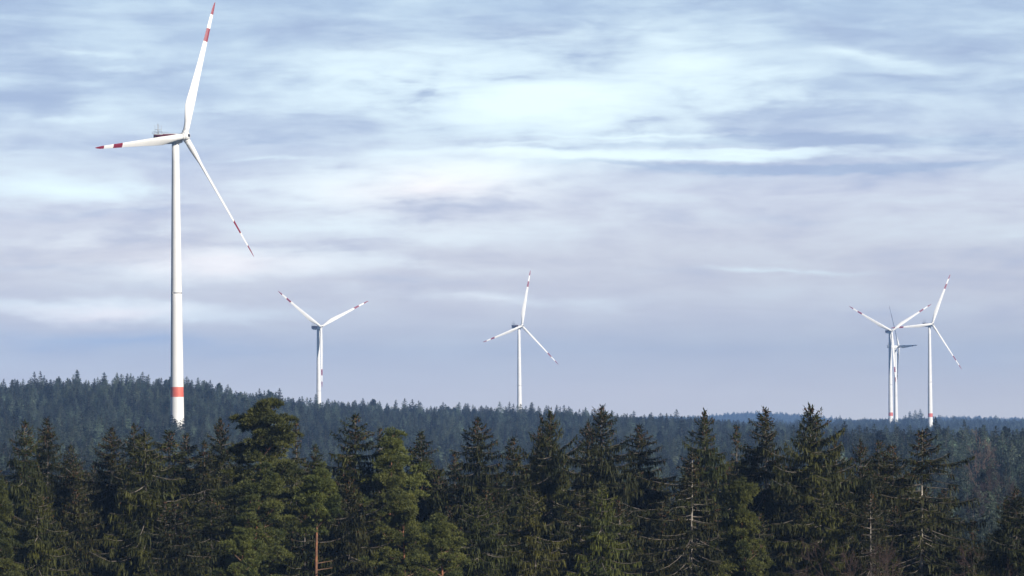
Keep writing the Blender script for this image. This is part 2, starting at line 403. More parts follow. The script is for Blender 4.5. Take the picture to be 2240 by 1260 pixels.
def blade_mesh(pitch):
    """blade along +Z (root at 1.9 m, tip at 58.5 m); leading edge +X; pressure side towards +Y"""
    R = 58.5
    st = [(1.9, 2.35, 1, 0), (3.5, 2.35, 1, 0), (6, 2.55, .85, 6), (9, 3.15, .55, 11), (12.5, 3.75, .36, 11), (15, 3.72, .30, 9.5), (20, 3.3, .25, 7), (26, 2.8, .22, 5), (33, 2.3, .2, 3.2),
          (40, 1.88, .19, 2), (41.0, 1.84, .19, 2), (46.8, 1.55, .18, 1.2), (52.9, 1.22, .17, .5), (55.5, .98, .16, 0), (57.3, .62, .15, 0), (58.2, .3, .14, 0), (58.5, .06, .14, 0)]
    n = 26; V, Q, m = [], [], []
    for (z, c, th, tw) in st:
        A = math.radians(tw + pitch)
        circ = max(0, min(1, (th - .36) / .64))
        for i in range(n):
            q = 2 * math.pi * i / n
            xc = .5 * math.cos(q)                      # +0.5 leading edge
            s_ = (.5 - xc)
            yt = 5 * th * (.2969 * math.sqrt(max(s_, 0)) - .126 * s_ - .3516 * s_ ** 2 + .2843 * s_ ** 3 - .1036 * s_ ** 4)
            yf = yt * (1 if math.sin(q) >= 0 else -.75)
            yc = .5 * math.sin(q)
            y = (yf * (1 - circ) + yc * circ) * c
            off = -.20 * (1 - circ)                    # pitch axis about 30% chord
            x = (xc + off) * c
            # prebend towards the wind
            pb = 2.0 * (max(0, z - 15) / 43.5) ** 2 * 0
            V.append((x * math.cos(A) - y * math.sin(A), x * math.sin(A) + y * math.cos(A) + pb, z))
    for k in range(len(st) - 1):
        z0 = st[k][0]
        red = (abs(z0 - 41) < .1) or z0 > 52.5
        for i in range(n):
            j = (i + 1) % n; Q.append((k * n + i, k * n + j, (k + 1) * n + j, (k + 1) * n + i)); m.append(1 if red else 0)
    o = len(V); V += [(0, 0, 58.52), (0, 0, 1.9)]
    T = [((len(st) - 1) * n + i, (len(st) - 1) * n + (i + 1) % n, o) for i in range(n)] + [(i, o + 1, (i + 1) % n) for i in range(n)]
    me = mesh_np('blade', V, Q, m, [M_white, M_red], True, T, [1] * n + [0] * n)
    return me
BL = {p: blade_mesh(p) for p in (2, 14, 20)}
HUB = hub_mesh(); NAC = nacelle_mesh([M_white, M_red]); NACW = nacelle_mesh([M_white, M_grey])
def rods(name, segs, r, m):
    V, Q = [], []
    for a, b in segs:
        a, b = np.array(a, float), np.array(b, float); d = norm(b - a); e = np.cross(d, [0, 0, 1.]); 
        if np.linalg.norm(e) < .1: e = np.array([1., 0, 0])
        e = norm(e); f = np.cross(d, e); o = len(V)
        for P in (a, b):
            for s, t in ((1, 1), (-1, 1), (-1, -1), (1, -1)): V.append(tuple(P + e * r * s + f * r * t))
        Q += [(o, o + 1, o + 5, o + 4), (o + 1, o + 2, o + 6, o + 5), (o + 2, o + 3, o + 7, o + 6), (o + 3, o, o + 4, o + 7), (o, o + 3, o + 2, o + 1), (o + 4, o + 5, o + 6, o + 7)]
    return mesh_np(name, V, Q, 0, [m])
MAST = rods('sensor_mast', [((-1.2, -9.2, 3.3), (-1.2, -9.2, 6.0)), ((1.2, -9.2, 3.3), (1.2, -9.2, 6.2)), ((-1.2, -8.0, 3.3), (-1.2, -8.0, 6.4)), ((1.2, -8.0, 3.3), (1.2, -8.0, 5.9)),
                            ((-1.2, -9.2, 4.6), (1.2, -9.2, 4.6)), ((-1.2, -8.0, 4.6), (1.2, -8.0, 4.6)), ((-1.2, -9.2, 4.6), (-1.2, -8, 4.6)), ((1.2, -9.2, 4.6), (1.2, -8, 4.6)), ((0, -9.2, 4.6), (0, -8, 4.6)), ((0, -8.6, 3.3), (0, -8.6, 6.6)), ((-.6, -8.6, 6.0), (.6, -8.6, 6.0))], .045, M_steel)
RAIL = rods('roof_rail', [((-1.3, -10.4, 3.9), (1.3, -10.4, 3.9)), ((-1.3, -10.4, 3.9), (-1.3, -7.4, 3.9)), ((1.3, -10.4, 3.9), (1.3, -7.4, 3.9)), ((-1.3, -10.4, 3.3), (-1.3, -10.4, 3.9)), ((1.3, -10.4, 3.3), (1.3, -10.4, 3.9)),
                          ((-1.3, -10.4, 3.32), (1.3, -10.4, 3.32)), ((-1.3, -10.4, 3.32), (-1.3, -9, 3.32)), ((1.3, -10.4, 3.32), (1.3, -9, 3.32)),
                          ((-1.3, -7.4, 3.3), (-1.3, -7.4, 3.9)), ((1.3, -7.4, 3.3), (1.3, -7.4, 3.9)), ((-1.3, -7.4, 3.9), (1.3, -7.4, 3.9)), ((1.3, -7.4, 3.9), (1.3, -4.6, 3.7)), ((-1.3, -7.4, 3.9), (-1.3, -4.6, 3.7)), ((-1.3, -4.6, 3.2), (-1.3, -4.6, 3.7)), ((1.3, -4.6, 3.2), (1.3, -4.6, 3.7))], .04, M_steel)
LAMP = boxes('obstruction_light', [(-1.55, -1.15, -1.95, -1.6, 0, .7)], [M_steel])
OVER = 4.6
def turbine(label, px, py, Y, yaw, tilt, cone, phase, pitch, band_below, base_z, nac):
    H = Vector(ray_at(px, py, Y))
    yaw, tilt, cone, phase = map(math.radians, (yaw, tilt, cone, phase))
    ax = Vector((math.sin(yaw), -math.cos(yaw), 0)); rt = Vector((math.cos(yaw), math.sin(yaw), 0))
    a2 = (ax * math.cos(tilt) + Vector((0, 0, 1)) * math.sin(tilt)); u2 = (Vector((0, 0, 1)) * math.cos(tilt) - ax * math.sin(tilt))
    base = H - ax * OVER; base.z = base_z
    root = bpy.data.objects.new('wind_turbine', None); C.objects.link(root); root.location = base
    tag(root, label, 'wind turbine', 'wind turbines rising above the forest')
    th = H.z - 2.75 - base_z
    bd = (H.z - band_below - 1.95 - base_z, H.z - band_below + 1.95 - base_z) if band_below else None
    tw = link('tower', tower_mesh(th, bd), root)
    link('obstruction_light', LAMP, tw, (0, 0, th - 58.6))
    if bd: tw['label'] = 'white tower with a red ring low down'
    Rn = Matrix((rt, ax, Vector((0, 0, 1)))).transposed().to_4x4()
    n_ = link('nacelle', nac, root); n_.matrix_local = Matrix.Translation((0, 0, th + .02)) @ Rn @ Matrix.Diagonal((1, 1, 1.25, 1))
    for nm, me in (('roof_rail', RAIL), ('sensor_mast', MAST)): link(nm, me, n_)
    Rh = Matrix((rt, a2, u2)).transposed().to_4x4()
    hm = Matrix.Translation(H - base) @ Rh @ Matrix.Rotation(phase, 4, 'Y')
    h_ = link('rotor_hub', HUB, root); h_.matrix_local = hm
    for k in range(3):
        b = link('blade', BL[pitch], root)
        b.matrix_local = Matrix.Translation(H - base) @ Rh @ Matrix.Rotation(phase + k * 2 * math.pi / 3, 4, 'Y') @ Matrix.Rotation(-cone, 4, 'X')
    return root
def gz(px, Y):
    x = ray_at(px, 930, Y)[0]
    return float(terrain(x, Y)) - .3
TUR = [
 ('huge white wind turbine with red ringed tower, nearest and leftmost', 404, 298, 2208, 54.7, 5.3, 2.2, 23.3, 20, 99.3, NAC),
 ('white wind turbine with one blade hanging straight down its tower, right of the huge one', 702, 715, 5390, 34.2, 5.4, 3.7, 65.1, 14, None, NAC),
 ('lone white wind turbine above the middle of the far treeline', 1141.5, 713, 5789, 39.9, 4.6, 3.5, 13.0, 20, None, NAC),
 ('white wind turbine spreading two blades upward like a V, leftmost of the right cluster', 1950.3, 724, 6425, 19.6, 5.1, 1.7, 58.7, 14, 94.0, NAC),
 ('smallest and lowest wind turbine, half hidden behind its neighbour, with a dark shaded upper blade', 1966.2, 757.6, 6970, 105.9, 5.2, 2.9, -89.6, 2, None, NACW),
 ('white wind turbine standing rightmost, one blade pointing level to the left', 2039, 709, 5970, 34.3, 4.4, 4.0, 25.6, 20, 95.5, NAC)]
tb = []
for (lb, px, py, Y, yaw, ti, co, ph, pi_, bb, nac) in TUR:
    z = gz(px, Y)
    if bb is None and px < 1500: z = ray_at(px, py, Y)[2] - 149
    if px > 1900 and py < 730: z = max(z, ray_at(px, 945, Y)[2]) if False else z
    tb.append(turbine(lb, px, py, Y, yaw, ti, co, ph, pi_, bb, z, nac))

# ------------------------------------------------------------------ trees
def diamonds(P, D, Wd, ln, wd):
    """leaf sprays: base P, direction D, width direction Wd"""
    n = len(P); ln = np.asarray(ln)[:, None]; wd = np.asarray(wd)[:, None]
    V = np.empty((n, 4, 3)); V[:, 0] = P; V[:, 1] = P + D * ln * .45 + Wd * wd * .5
    V[:, 2] = P + D * ln; V[:, 3] = P + D * ln * .45 - Wd * wd * .5
    return V.reshape(-1, 3)
def tubes(segs, n=4):
    """segs: list of polylines [(p, r), ...]"""
    V, Q = [], []
    for pl in segs:
        pts = np.array([p for p, r in pl], float); rs = np.array([r for p, r in pl])
        d = norm(np.gradient(pts, axis=0)); e = np.cross(d, np.array([.31, .17, .93])); e = norm(e); f = np.cross(d, e)
        o = len(V); k = len(pts)
        for i in range(k):
            for j in range(n):
                q = 2 * math.pi * j / n; V.append(pts[i] + (e[i] * math.cos(q) + f[i] * math.sin(q)) * rs[i])
        for i in range(k - 1):
            for j in range(n):
                j2 = (j + 1) % n; Q.append((o + i * n + j, o + i * n + j2, o + (i + 1) * n + j2, o + (i + 1) * n + j))
    return np.array(V), np.array(Q)
def spruce(seed, H=28., R=3.4, spread=3.8, node=.108, size=1., gap=.15, cones=True, zlow=3., droop=.5, upt=.9, dead=0., hang=1., lean=0., multi=1., fol=M_spruce, wood_detail=True, asym=0., bald=.12):
    r = np.random.default_rng(seed)
    wob = r.uniform(-1, 1, 4)
    def axis(z):
        t = z / H; return np.array([lean * t * t + .12 * wob[0] * math.sin(3 * t + wob[1] * 3), .12 * wob[2] * math.sin(4 * t + wob[3] * 3), z])
    def trad(z): return .02 + .22 * (1 - z / H) ** .9 * (H / 28)
    segs = [[(axis(z), trad(z)) for z in np.linspace(0, H, 18)]]
    dsegs = []
    P, D, W, LN, WD = [], [], [], [], []
    cP = []
    z = H - .15
    sector = r.uniform(.6, 1.25, 7)             # some sides of the crown are thinner
    P.append(axis(H - .6)); D.append([0, 0, 1.]); W.append([1., 0, 0]); LN.append(.85); WD.append(.16 * size)
    P.append(axis(H - .6)); D.append([0, 0, 1.]); W.append([0, 1., 0]); LN.append(.85); WD.append(.16 * size)
    whorl = 0
    while z > zlow:
        t = H - z
        nb = int(r.integers(4, 7)) if t > 1 else 4
        env = R * (1 - math.exp(-t / spread)) + .12
        if t > 14: env *= 1 + .02 * (t - 14)
        a0 = r.uniform(0, 6.28)
        for k in range(nb):
            if r.random() < gap and t > 1.5: continue
            az = a0 + k * 2 * math.pi / nb + r.normal(0, .22)
            Lb = env * r.uniform(.62, 1.22) * sector[int((az % 6.283) / .8976) % 7] * (1 + asym * math.cos(az))
            if t > 2 and r.random() < .06: Lb *= 1.35
            th = math.radians(upt * 42 * math.exp(-t / 3.2) - 6 - min(t, 8) * 2.2 + r.normal(0, 7))
            out = np.array([math.cos(az), math.sin(az), 0]); side = np.array([-math.sin(az), math.cos(az), 0])
            base = axis(z + r.uniform(-.12, .12))
            nn = max(3, int(Lb / node))
            s = (np.arange(nn) + r.uniform(0, 1)) / nn
            sag = -droop * Lb * .30 * (s - .75 * s ** 2.4) * min(1, t / 4) + .13 * Lb * s ** 3 * (upt)
            bend = r.normal(0, .12) * Lb
            pts = base + out * (Lb * s * math.cos(th))[:, None] + np.array([0, 0, 1.]) * (Lb * s * math.sin(th) + sag)[:, None] + side * (bend * s ** 2)[:, None]
            is_dead = r.random() < dead * min(1, t / 5)
            if is_dead:
                pts = base + out * (Lb * .8 * s * math.cos(th))[:, None] + np.array([0, 0, 1.]) * (Lb * .8 * s * math.sin(th * .7 - .03))[:, None] + side * (bend * s ** 2)[:, None]
            if wood_detail:
                ix = np.linspace(0, nn - 1, 5).astype(int)
                (dsegs if is_dead else segs).append([(base, (.028 + .007 * Lb))] + [(pts[i], (.026 + .006 * Lb) * (1 - .85 * s[i])) for i in ix[1:]])
            if is_dead:
                if r.random() < .8:
                    for q in range(int(Lb * 2)):
                        i = int(r.integers(nn // 3, nn)); dsegs.append([(pts[i], .016), (pts[i] + side * r.normal(0, .3) + out * .25 + np.array([0, 0, -.25 * r.random()]), .006)])
                s_keep = s > r.uniform(.55, .95)
                pts = pts[s_keep]; s2 = s[s_keep]
            else:
                s2 = s; lo = bald if t > 3 else 0; pts = pts[s2 >= lo]; s2 = s2[s2 >= lo]
            n2 = len(pts)
            if n2 == 0: continue
            dirb = norm(out * math.cos(th) + np.array([0, 0, 1.]) * (math.sin(th) + .12 * s2[:, None]))
            wprof = (.16 + .62 * np.sin(np.pi * np.clip(s2 * .85 + .15, 0, 1)) ** .8) * min(1, .30 + Lb / 3.2) * size ** .3
            for rep in range(int(2 * multi)):
                # side sprays, lying nearly level
                sg = np.where(np.arange(n2) % 2 == rep % 2, 1., -1.)[:, None]
                ang = r.uniform(.4, 1.0, (n2, 1))
                d = norm(dirb * ang + side * sg + np.array([0, 0, 1.]) * r.normal(-.18, .22, (n2, 1)))
                w_ = norm(np.cross(d, np.array([0, 0, 1.])) + r.normal(0, .5, (n2, 3)))
                P.append(pts + r.normal(0, .03, (n2, 3))); D.append(d); W.append(w_)
                LN.append(wprof * r.uniform(.6, 1.25, n2)); WD.append(r.uniform(.07, .14, n2) * size)
            # hanging twigs
            nh = 1 if t < 2.5 else 2
            for rep in range(int(round(nh * hang))):
                offs = side * (r.normal(0, .55, (n2, 1)) * wprof[:, None])
                d = norm(np.array([0, 0, -1.]) + r.normal(0, .18, (n2, 3)) + out * .12)
                aa = r.uniform(0, 6.28, n2); w_ = np.stack([np.cos(aa), np.sin(aa), np.zeros(n2)], 1)
                P.append(pts + offs + np.array([0, 0, .02])); D.append(d); W.append(w_)
                LN.append(r.uniform(.25, .8, n2) * min(1, .25 + t / 6) * (.6 + .5 * size ** .4)); WD.append(r.uniform(.06, .12, n2) * size)
            # tip tuft
            P.append(pts[-1:]); D.append(dirb[-1:]); W.append(side[None]); LN.append([.35]); WD.append([.12 * size])
            if cones and t < 7 and r.random() < .75:
                for q in range(int(r.integers(1, 5))):
                    i = int(r.integers(max(0, n2 // 3), n2)); cP.append(pts[i] + side * r.normal(0, .12) - np.array([0, 0, .03]))
        z -= r.uniform(.26, .5) * (1 if t < 12 else 1.35) * (1 + .35 * (size - 1))
        whorl += 1
    P = np.concatenate([np.atleast_2d(a) for a in P]); D = np.concatenate([np.atleast_2d(a) for a in D]); W = np.concatenate([np.atleast_2d(a) for a in W])
    LN = np.concatenate([np.atleast_1d(a) for a in LN]); WD = np.concatenate([np.atleast_1d(a) for a in WD])
    V = diamonds(P, D, W, LN, WD); n = len(P)
    Q = np.arange(n * 4).reshape(-1, 4); mi = np.zeros(n, int)
    if cP:
        cP = np.array(cP); nc = len(cP)
        for a in (0, 1.57):
            o = len(V); w_ = np.tile([math.cos(a), math.sin(a), 0], (nc, 1))
            V = np.concatenate([V, diamonds(cP, np.tile([0, 0, -1.], (nc, 1)), w_, np.full(nc, .17), np.full(nc, .085))])
            Q = np.concatenate([Q, o + np.arange(nc * 4).reshape(-1, 4)]); mi = np.concatenate([mi, np.ones(nc, int)])
    crown = mesh_np('crown', V, Q, mi, [fol, M_cone])
    tv, tq = tubes(segs[:1], 7); mi = np.zeros(len(tq), int)
    if len(segs) > 1:
        bv, bq = tubes(segs[1:], 5); tq = np.concatenate([tq, bq + len(tv)]); tv = np.concatenate([tv, bv]); mi = np.concatenate([mi, np.full(len(bq), 2)])
    if dsegs:
        dv, dq = tubes(dsegs, 4); tq = np.concatenate([tq, dq + len(tv)]); tv = np.concatenate([tv, dv]); mi = np.concatenate([mi, np.ones(len(dq), int)])
    trunk = mesh_np('trunk', tv, tq, mi, [M_pale if bald > .2 else M_bark, M_dead, M_bark], True)
    return crown, trunk
def pine(seed, H=28., R=4.4, base=.42, nl=62, dens=1.35, flat=.5, size=1., top_round=False, fol=M_pine):
    r = np.random.default_rng(seed)
    wx, wy = r.normal(0, .35, 2), r.normal(0, .35, 2)
    def axis(z):
        t = z / H; return np.array([wx[0] * math.sin(4 * t) + wx[1] * t * 2, wy[0] * math.sin(5 * t) + wy[1] * t * 2, z])
    segs = [[(axis(z), .03 + .25 * (1 - z / H) ** .8) for z in np.linspace(0, H * .985, 20)]]
    pads = []
    for k in range(nl):
        f = (k + r.uniform(0, 1)) / nl
        z = H * (base + (1 - base) * f ** .85 * .97)
        t = (H - z)
        env = R * min(1, (.12 + t / 8.5) * r.uniform(.7, 1.25)) * (1 if z > H * .55 else .85)
        az = k * 2.399 + r.normal(0, .4); Lb = env * r.uniform(.45, 1.1)
        out = np.array([math.cos(az), math.sin(az), 0]); side = np.array([-out[1], out[0], 0])
        th = math.radians(r.uniform(5, 38) * (1.2 if t < 4 else .75)); b = axis(z)
        pl = [(b, .04 + .011 * Lb)]; c = r.normal(0, .18)
        for s in (.3, .6, .85, 1.):
            p = b + out * Lb * s * math.cos(th) + np.array([0, 0, 1]) * Lb * (math.sin(th) * s + .10 * s * s) + side * c * Lb * s * s
            pl.append((p, (.04 + .010 * Lb) * (1 - .8 * s)))
        segs.append(pl)
        for s, pw in ((.28, .6), (.5, .75), (.72, .9), (.9, .95), (1., 1.)):
            if Lb * s < .5: continue
            c0 = b + (pl[-1][0] - b) * s
            for q in range(2 if s < .95 else 1):
                off = side * r.normal(0, .38) * (Lb * .35) + out * r.normal(0, .1) * Lb + np.array([0, 0, r.normal(.12, .22)])
                cc = c0 + off; segs.append([(c0, .03), (cc, .012)])
                pads.append((cc, r.uniform(.38, .80) * pw * (.75 + .12 * Lb)))
    for q in range(5): pads.append((axis(H - .25 - q * .45) + r.normal(0, .25, 3) * [1, 1, .2], .32 + .1 * q + (.3 if top_round else 0)))
    for k in range(6):                               # dead stubs below the crown
        z = H * base * r.uniform(.6, 1.05) + H * .03; az = r.uniform(0, 6.28); o_ = np.array([math.cos(az), math.sin(az), .1])
        segs.append([(axis(z), .05), (axis(z) + o_ * r.uniform(.8, 2.2), .02)])
    P, D, W, LN, WD = [], [], [], [], []
    for cc, rad in pads:
        nt_ = int(72 * dens * rad ** 1.6) + 8
        v = norm(r.normal(0, 1, (nt_, 3))); v[:, 2] = np.abs(v[:, 2]) * .9 - .25
        q = cc + v * rad * np.array([1, 1, flat]) * r.uniform(.55, 1.05, (nt_, 1))
        for m_ in range(7):
            d = norm(v * .7 + r.normal(0, .55, (nt_, 3)) + np.array([0, 0, .55]))
            P.append(q); D.append(d); W.append(norm(np.cross(d, r.normal(0, 1, (nt_, 3))))); LN.append(r.uniform(.16, .32, nt_) * size); WD.append(r.uniform(.035, .065, nt_) * size)
    P, D, W = map(np.concatenate, (P, D, W)); LN, WD = np.concatenate(LN), np.concatenate(WD)
    V = diamonds(P, D, W, LN, WD)
    crown = mesh_np('crown', V, np.arange(len(V)).reshape(-1, 4), 0, [fol])
    tv, tq = tubes(segs[:1], 8); bv, bq = tubes(segs[1:], 5)
    return crown, mesh_np('trunk', np.concatenate([tv, bv]), np.concatenate([tq, bq + len(tv)]), np.concatenate([np.zeros(len(tq), int), np.ones(len(bq), int)]), [M_pbark, M_limb], True)
def bare(seed, H=20., m=M_twig, depth=5, th0=.16, wide=.5, tw=.012):
    r = np.random.default_rng(seed); segs = []; fine = []
    def grow(p, d, ln, rad, k):
        q = p + d * ln; mid = p + d * ln * .5 + r.normal(0, .05, 3) * ln
        (segs if k > 2 else fine).append([(p, rad), (mid, rad * .8), (q, rad * .6)])
        if k == 0: return
        for i in range(3 if k > 1 else 5):
            nd = norm(d + r.normal(0, wide, 3) + np.array([0, 0, .18])); grow(p + d * ln * r.uniform(.45, 1), nd, ln * r.uniform(.5, .8), max(tw, rad * .55), k - 1)
    z = 0; p = np.zeros(3)
    for i in range(7):
        q = p + np.array([r.normal(0, .15), r.normal(0, .15), H / 9]); segs.append([(p, th0 * (1 - i / 9)), (q, th0 * (1 - (i + 1) / 9))])
        if i > 1:
            for k in range(3):
                az = r.uniform(0, 6.28); grow(q, norm(np.array([math.cos(az), math.sin(az), .9])), H * .14, th0 * .35, depth - 1)
        p = q
    grow(p, np.array([0, 0, 1.]), H * .16, th0 * .3, depth - 1)
    v, q = tubes(segs + fine, 3)
    return mesh_np('bare_tree', v, q, 0, [m])

# prototypes (mesh data only; every object is placed below)
SP = {
 'a': spruce(1, R=3.5, gap=.08, multi=1.5, hang=1.4), 'b': spruce(2, R=3.8, gap=.12, upt=1.2, asym=.12, multi=1.5, hang=1.4), 'c': spruce(3, R=2.9, spread=3.0, gap=.02, multi=1.5, hang=1.4),
 'd': spruce(4, R=4.3, spread=4.4, gap=.16, upt=1.45, droop=.4, multi=1.5, hang=1.6), 'e': spruce(5, R=3.8, gap=.2, dead=.2, multi=1.5, bald=.34, droop=.35), 'f': spruce(6, R=2.5, spread=4.5, gap=.3, upt=.8, multi=1.5),
 'g': spruce(7, R=3.9, gap=.08, droop=.9, hang=1.8, cones=False, fol=M_spruce2), 'h': spruce(8, R=3.4, gap=.16, upt=1.25, dead=.12, asym=-.15, multi=1.5, hang=1.4), 'i': spruce(9, R=2.3, spread=2.4, gap=.04, multi=1.5),
 'j': spruce(10, R=3.2, spread=5.5, gap=.1, upt=1.0, lean=.5, multi=1.5, hang=1.6), 'k': spruce(12, R=4.0, spread=3.4, gap=.2, droop=.7, multi=1.5, hang=1.4, asym=.2), 'l': spruce(13, R=2.8, spread=4.8, gap=.12, upt=1.4, multi=1.5, lean=-.6)}
PI = {'a': pine(21, R=3.7, flat=.7, nl=54), 'b': pine(22, R=3.3, top_round=True, nl=50, flat=.75), 'c': pine(23, R=3.9, nl=62, base=.35, flat=.7), 'd': pine(24, R=2.9, nl=58, flat=.8), 'o': pine(25, R=3.6, nl=26, base=.84, flat=.7)}

def plant(kind, protos, px, ytop, dist, label, group, ws=1., rot=None, r=np.random.default_rng(5), H0=28.):
    top = ray_at(px, ytop, dist)
    z0 = float(terrain(top[0], top[1])) - .2
    root = bpy.data.objects.new(kind + '_tree', None); C.objects.link(root)
    root.location = (top[0], top[1], z0); root.rotation_euler = (r.normal(0, .012), r.normal(0, .012), r.uniform(0, 6.28) if rot is None else rot)
    s = (top[2] - z0) / H0; root.scale = (s ** .5 * ws, s ** .5 * ws, s)
    link('trunk', protos[1], root); link('crown', protos[0], root)
    tag(root, label, kind, group)
    return root
GF = 'tall dark spruces of the front row'
FRONT = [  # px, py of the tip, kind, variant, distance, width, label
 (38, 922, 'spruce', 'c', 450, .9, 'dense dark spruce with narrow rounded tip, the leftmost tip at the left edge'),
 (108, 915, 'spruce', 'a', 455, .8, 'dark spruce with brown cone covered spire near the left edge, higher than its neighbours'),
 (165, 975, 'spruce', 'c', 470, .9, 'low dark spruce just right of the brown spired spruce'),
 (228, 935, 'spruce', 'a', 452, .8, 'dark spruce with ragged tip, first of the pair left of the big turbine tower'),
 (273, 930, 'spruce', 'i', 448, .9, 'thin pointed spruce tip, right one of the pair left of the big turbine tower'),
 (318, 948, 'spruce', 'g', 430, 1.0, 'large yellow green drooping spruce in front, left of the big turbine base'),
 (367, 945, 'spruce', 'i', 458, 1.35, 'dense rounded spruce tip just left below the big turbine tower'),
 (404, 952, 'spruce', 'i', 465, .9, 'narrow brownish spruce tip right below the big turbine tower'),
 (441, 967, 'spruce', 'c', 455, .9, 'short spruce between the big turbine and the tall pine'),
 (492, 918, 'spruce', 'h', 462, .8, 'ragged spruce tip immediately left of the tall pine'),
 (572, 880, 'pine', 'c', 440, 1.15, 'tallest pine with broad cloudy crown, right of the big turbine'),
 (646, 925, 'spruce', 'f', 462, 1.0, 'sparse broken spruce with a low side branch, right of the tallest pine'),
 (705, 975, 'spruce', 'c', 452, .85, 'small pointed spruce in the dip right of the tallest pine'),
 (766, 908, 'spruce', 'c', 446, 1.15, 'dense dark spruce with blunt cone top below the second turbine'),
 (812, 937, 'spruce', 'f', 462, .7, 'very thin spruce tip between the blunt spruce and the knob topped pine'),
 (860, 938, 'pine', 'b', 444, .92, 'pine with a round knob of needles at its top'),
 (926, 946, 'spruce', 'c', 455, 1.1, 'broad dark spruce just right of the knob topped pine'),
 (984, 992, 'spruce', 'i', 465, .9, 'small low spruce tip left of the brown pointed spruce'),
 (1036, 915, 'spruce', 'a', 448, .95, 'brown tipped spruce with upswept branches left of the third turbine'),
 (1138, 958, 'spruce', 'c', 450, .9, 'slim spruce directly below the third turbine'),
 (1172, 935, 'spruce', 'h', 466, .7, 'ragged side spruce between the slim spruce and the broad topped spruce'),
 (1206, 905, 'spruce', 'd', 456, .85, 'broad many branched spruce top right of the third turbine'),
 (1288, 925, 'spruce', 'h', 462, .7, 'spruce tip close on the left of the tall spire'),
 (1311, 893, 'spruce', 'b', 448, 1.0, 'tall spruce with a thin lone spire in the middle right'),
 (1393, 930, 'spruce', 'a', 455, .95, 'full dark spruce right of the tall spire'),
 (1500, 990, 'spruce', 'e', 425, 1.1, 'half dead spruce with pale bare trunk and grey dry branches'),
 (1549, 900, 'spruce', 'h', 450, .85, 'spruce with narrow flame shaped top below the distant blue hill'),
 (1611, 932, 'spruce', 'f', 460, .9, 'thin lower spruce between two taller ones below the distant hill'),
 (1640, 1042, 'pine', 'd', 405, .75, 'young bright green pine standing in front of the dark spruces'),
 (1675, 897, 'spruce', 'b', 452, .9, 'tall spruce with open layered top left of the star topped spruce'),
 (1758, 893, 'spruce', 'd', 446, 1.05, 'star topped spruce with wide upswept branches, highest on the right side'),
 (1846, 965, 'spruce', 'b', 455, .75, 'low spruce right of the star topped spruce'),
 (1887, 966, 'spruce', 'h', 450, .75, 'spruce with dry lower twigs, left of the two narrow tips'),
 (1921, 966, 'spruce', 'i', 462, .9, 'narrow spruce tip below the right cluster of turbines'),
 (1951, 974, 'spruce', 'i', 456, 1.0, 'bushy narrow spruce tip left of the large sparse spruce'),
 (2003, 941, 'spruce', 'e', 425, 1.2, 'large sparse spruce with visible grey trunk, the rightmost tall one'),
 (2128, 1140, 'spruce', 'f', 430, .9, 'small thin spruce in the gap at the right'),
 (2195, 1092, 'spruce', 'h', 425, .9, 'dark spruce left of the one touching the right edge'),
 (2226, 1068, 'spruce', 'a', 420, 1.0, 'dark dense spruce touching the right edge'),
 (-12, 1040, 'pine', 'd', 408, .9, 'green pine cut by the left edge of the photo'),
 (400, 1100, 'spruce', 'i', 418, 1.1, 'young spruce in front below the big turbine tower'),
 (520, 1015, 'pine', 'a', 428, .95, 'broad pine in front, left below the tallest pine'),
 (560, 1160, 'pine', 'c', 400, .75, 'low bluish pine at the bottom below the tallest pine'),
 (662, 1045, 'pine', 'o', 402, .95, 'pine with an orange bare trunk near the bottom'),
 (700, 1010, 'pine', 'd', 436, .8, 'slim green pine in front of the small spruce'),
 (820, 1000, 'pine', 'a', 430, .8, 'pine filling the space left of the knob topped pine, orange limbs showing'),
 (945, 1125, 'pine', 'b', 402, .9, 'low round pine at the bottom with a bent pale branch'),
 (890, 1085, 'pine', 'c', 415, .75, 'pine in the lower foreground below the knob topped pine'),
 (1040, 1090, 'spruce', 'g', 418, .9, 'drooping olive spruce in front of the brown tipped spruce'),
 (1180, 1075, 'spruce', 'g', 420, .85, 'drooping spruce in front below the third turbine'),
 (1300, 1060, 'spruce', 'g', 424, .9, 'drooping olive spruce in front of the tall spire'),
 (1790, 1060, 'spruce', 'g', 420, .85, 'drooping spruce in front of the star topped spruce'),
 (1900, 1075, 'spruce', 'e', 415, .85, 'half dead spruce in front below the right turbines'),
 (80, 1075, 'spruce', 'g', 418, .9, 'drooping olive spruce in front at the far left'),
]
for (px, py, kd, v, dist, ws, lb) in FRONT:
    plant(kd, (SP if kd == 'spruce' else PI)[v], px, py, dist, lb, GF if kd == 'spruce' else 'green pines among the front row spruces', ws, H0=28.)
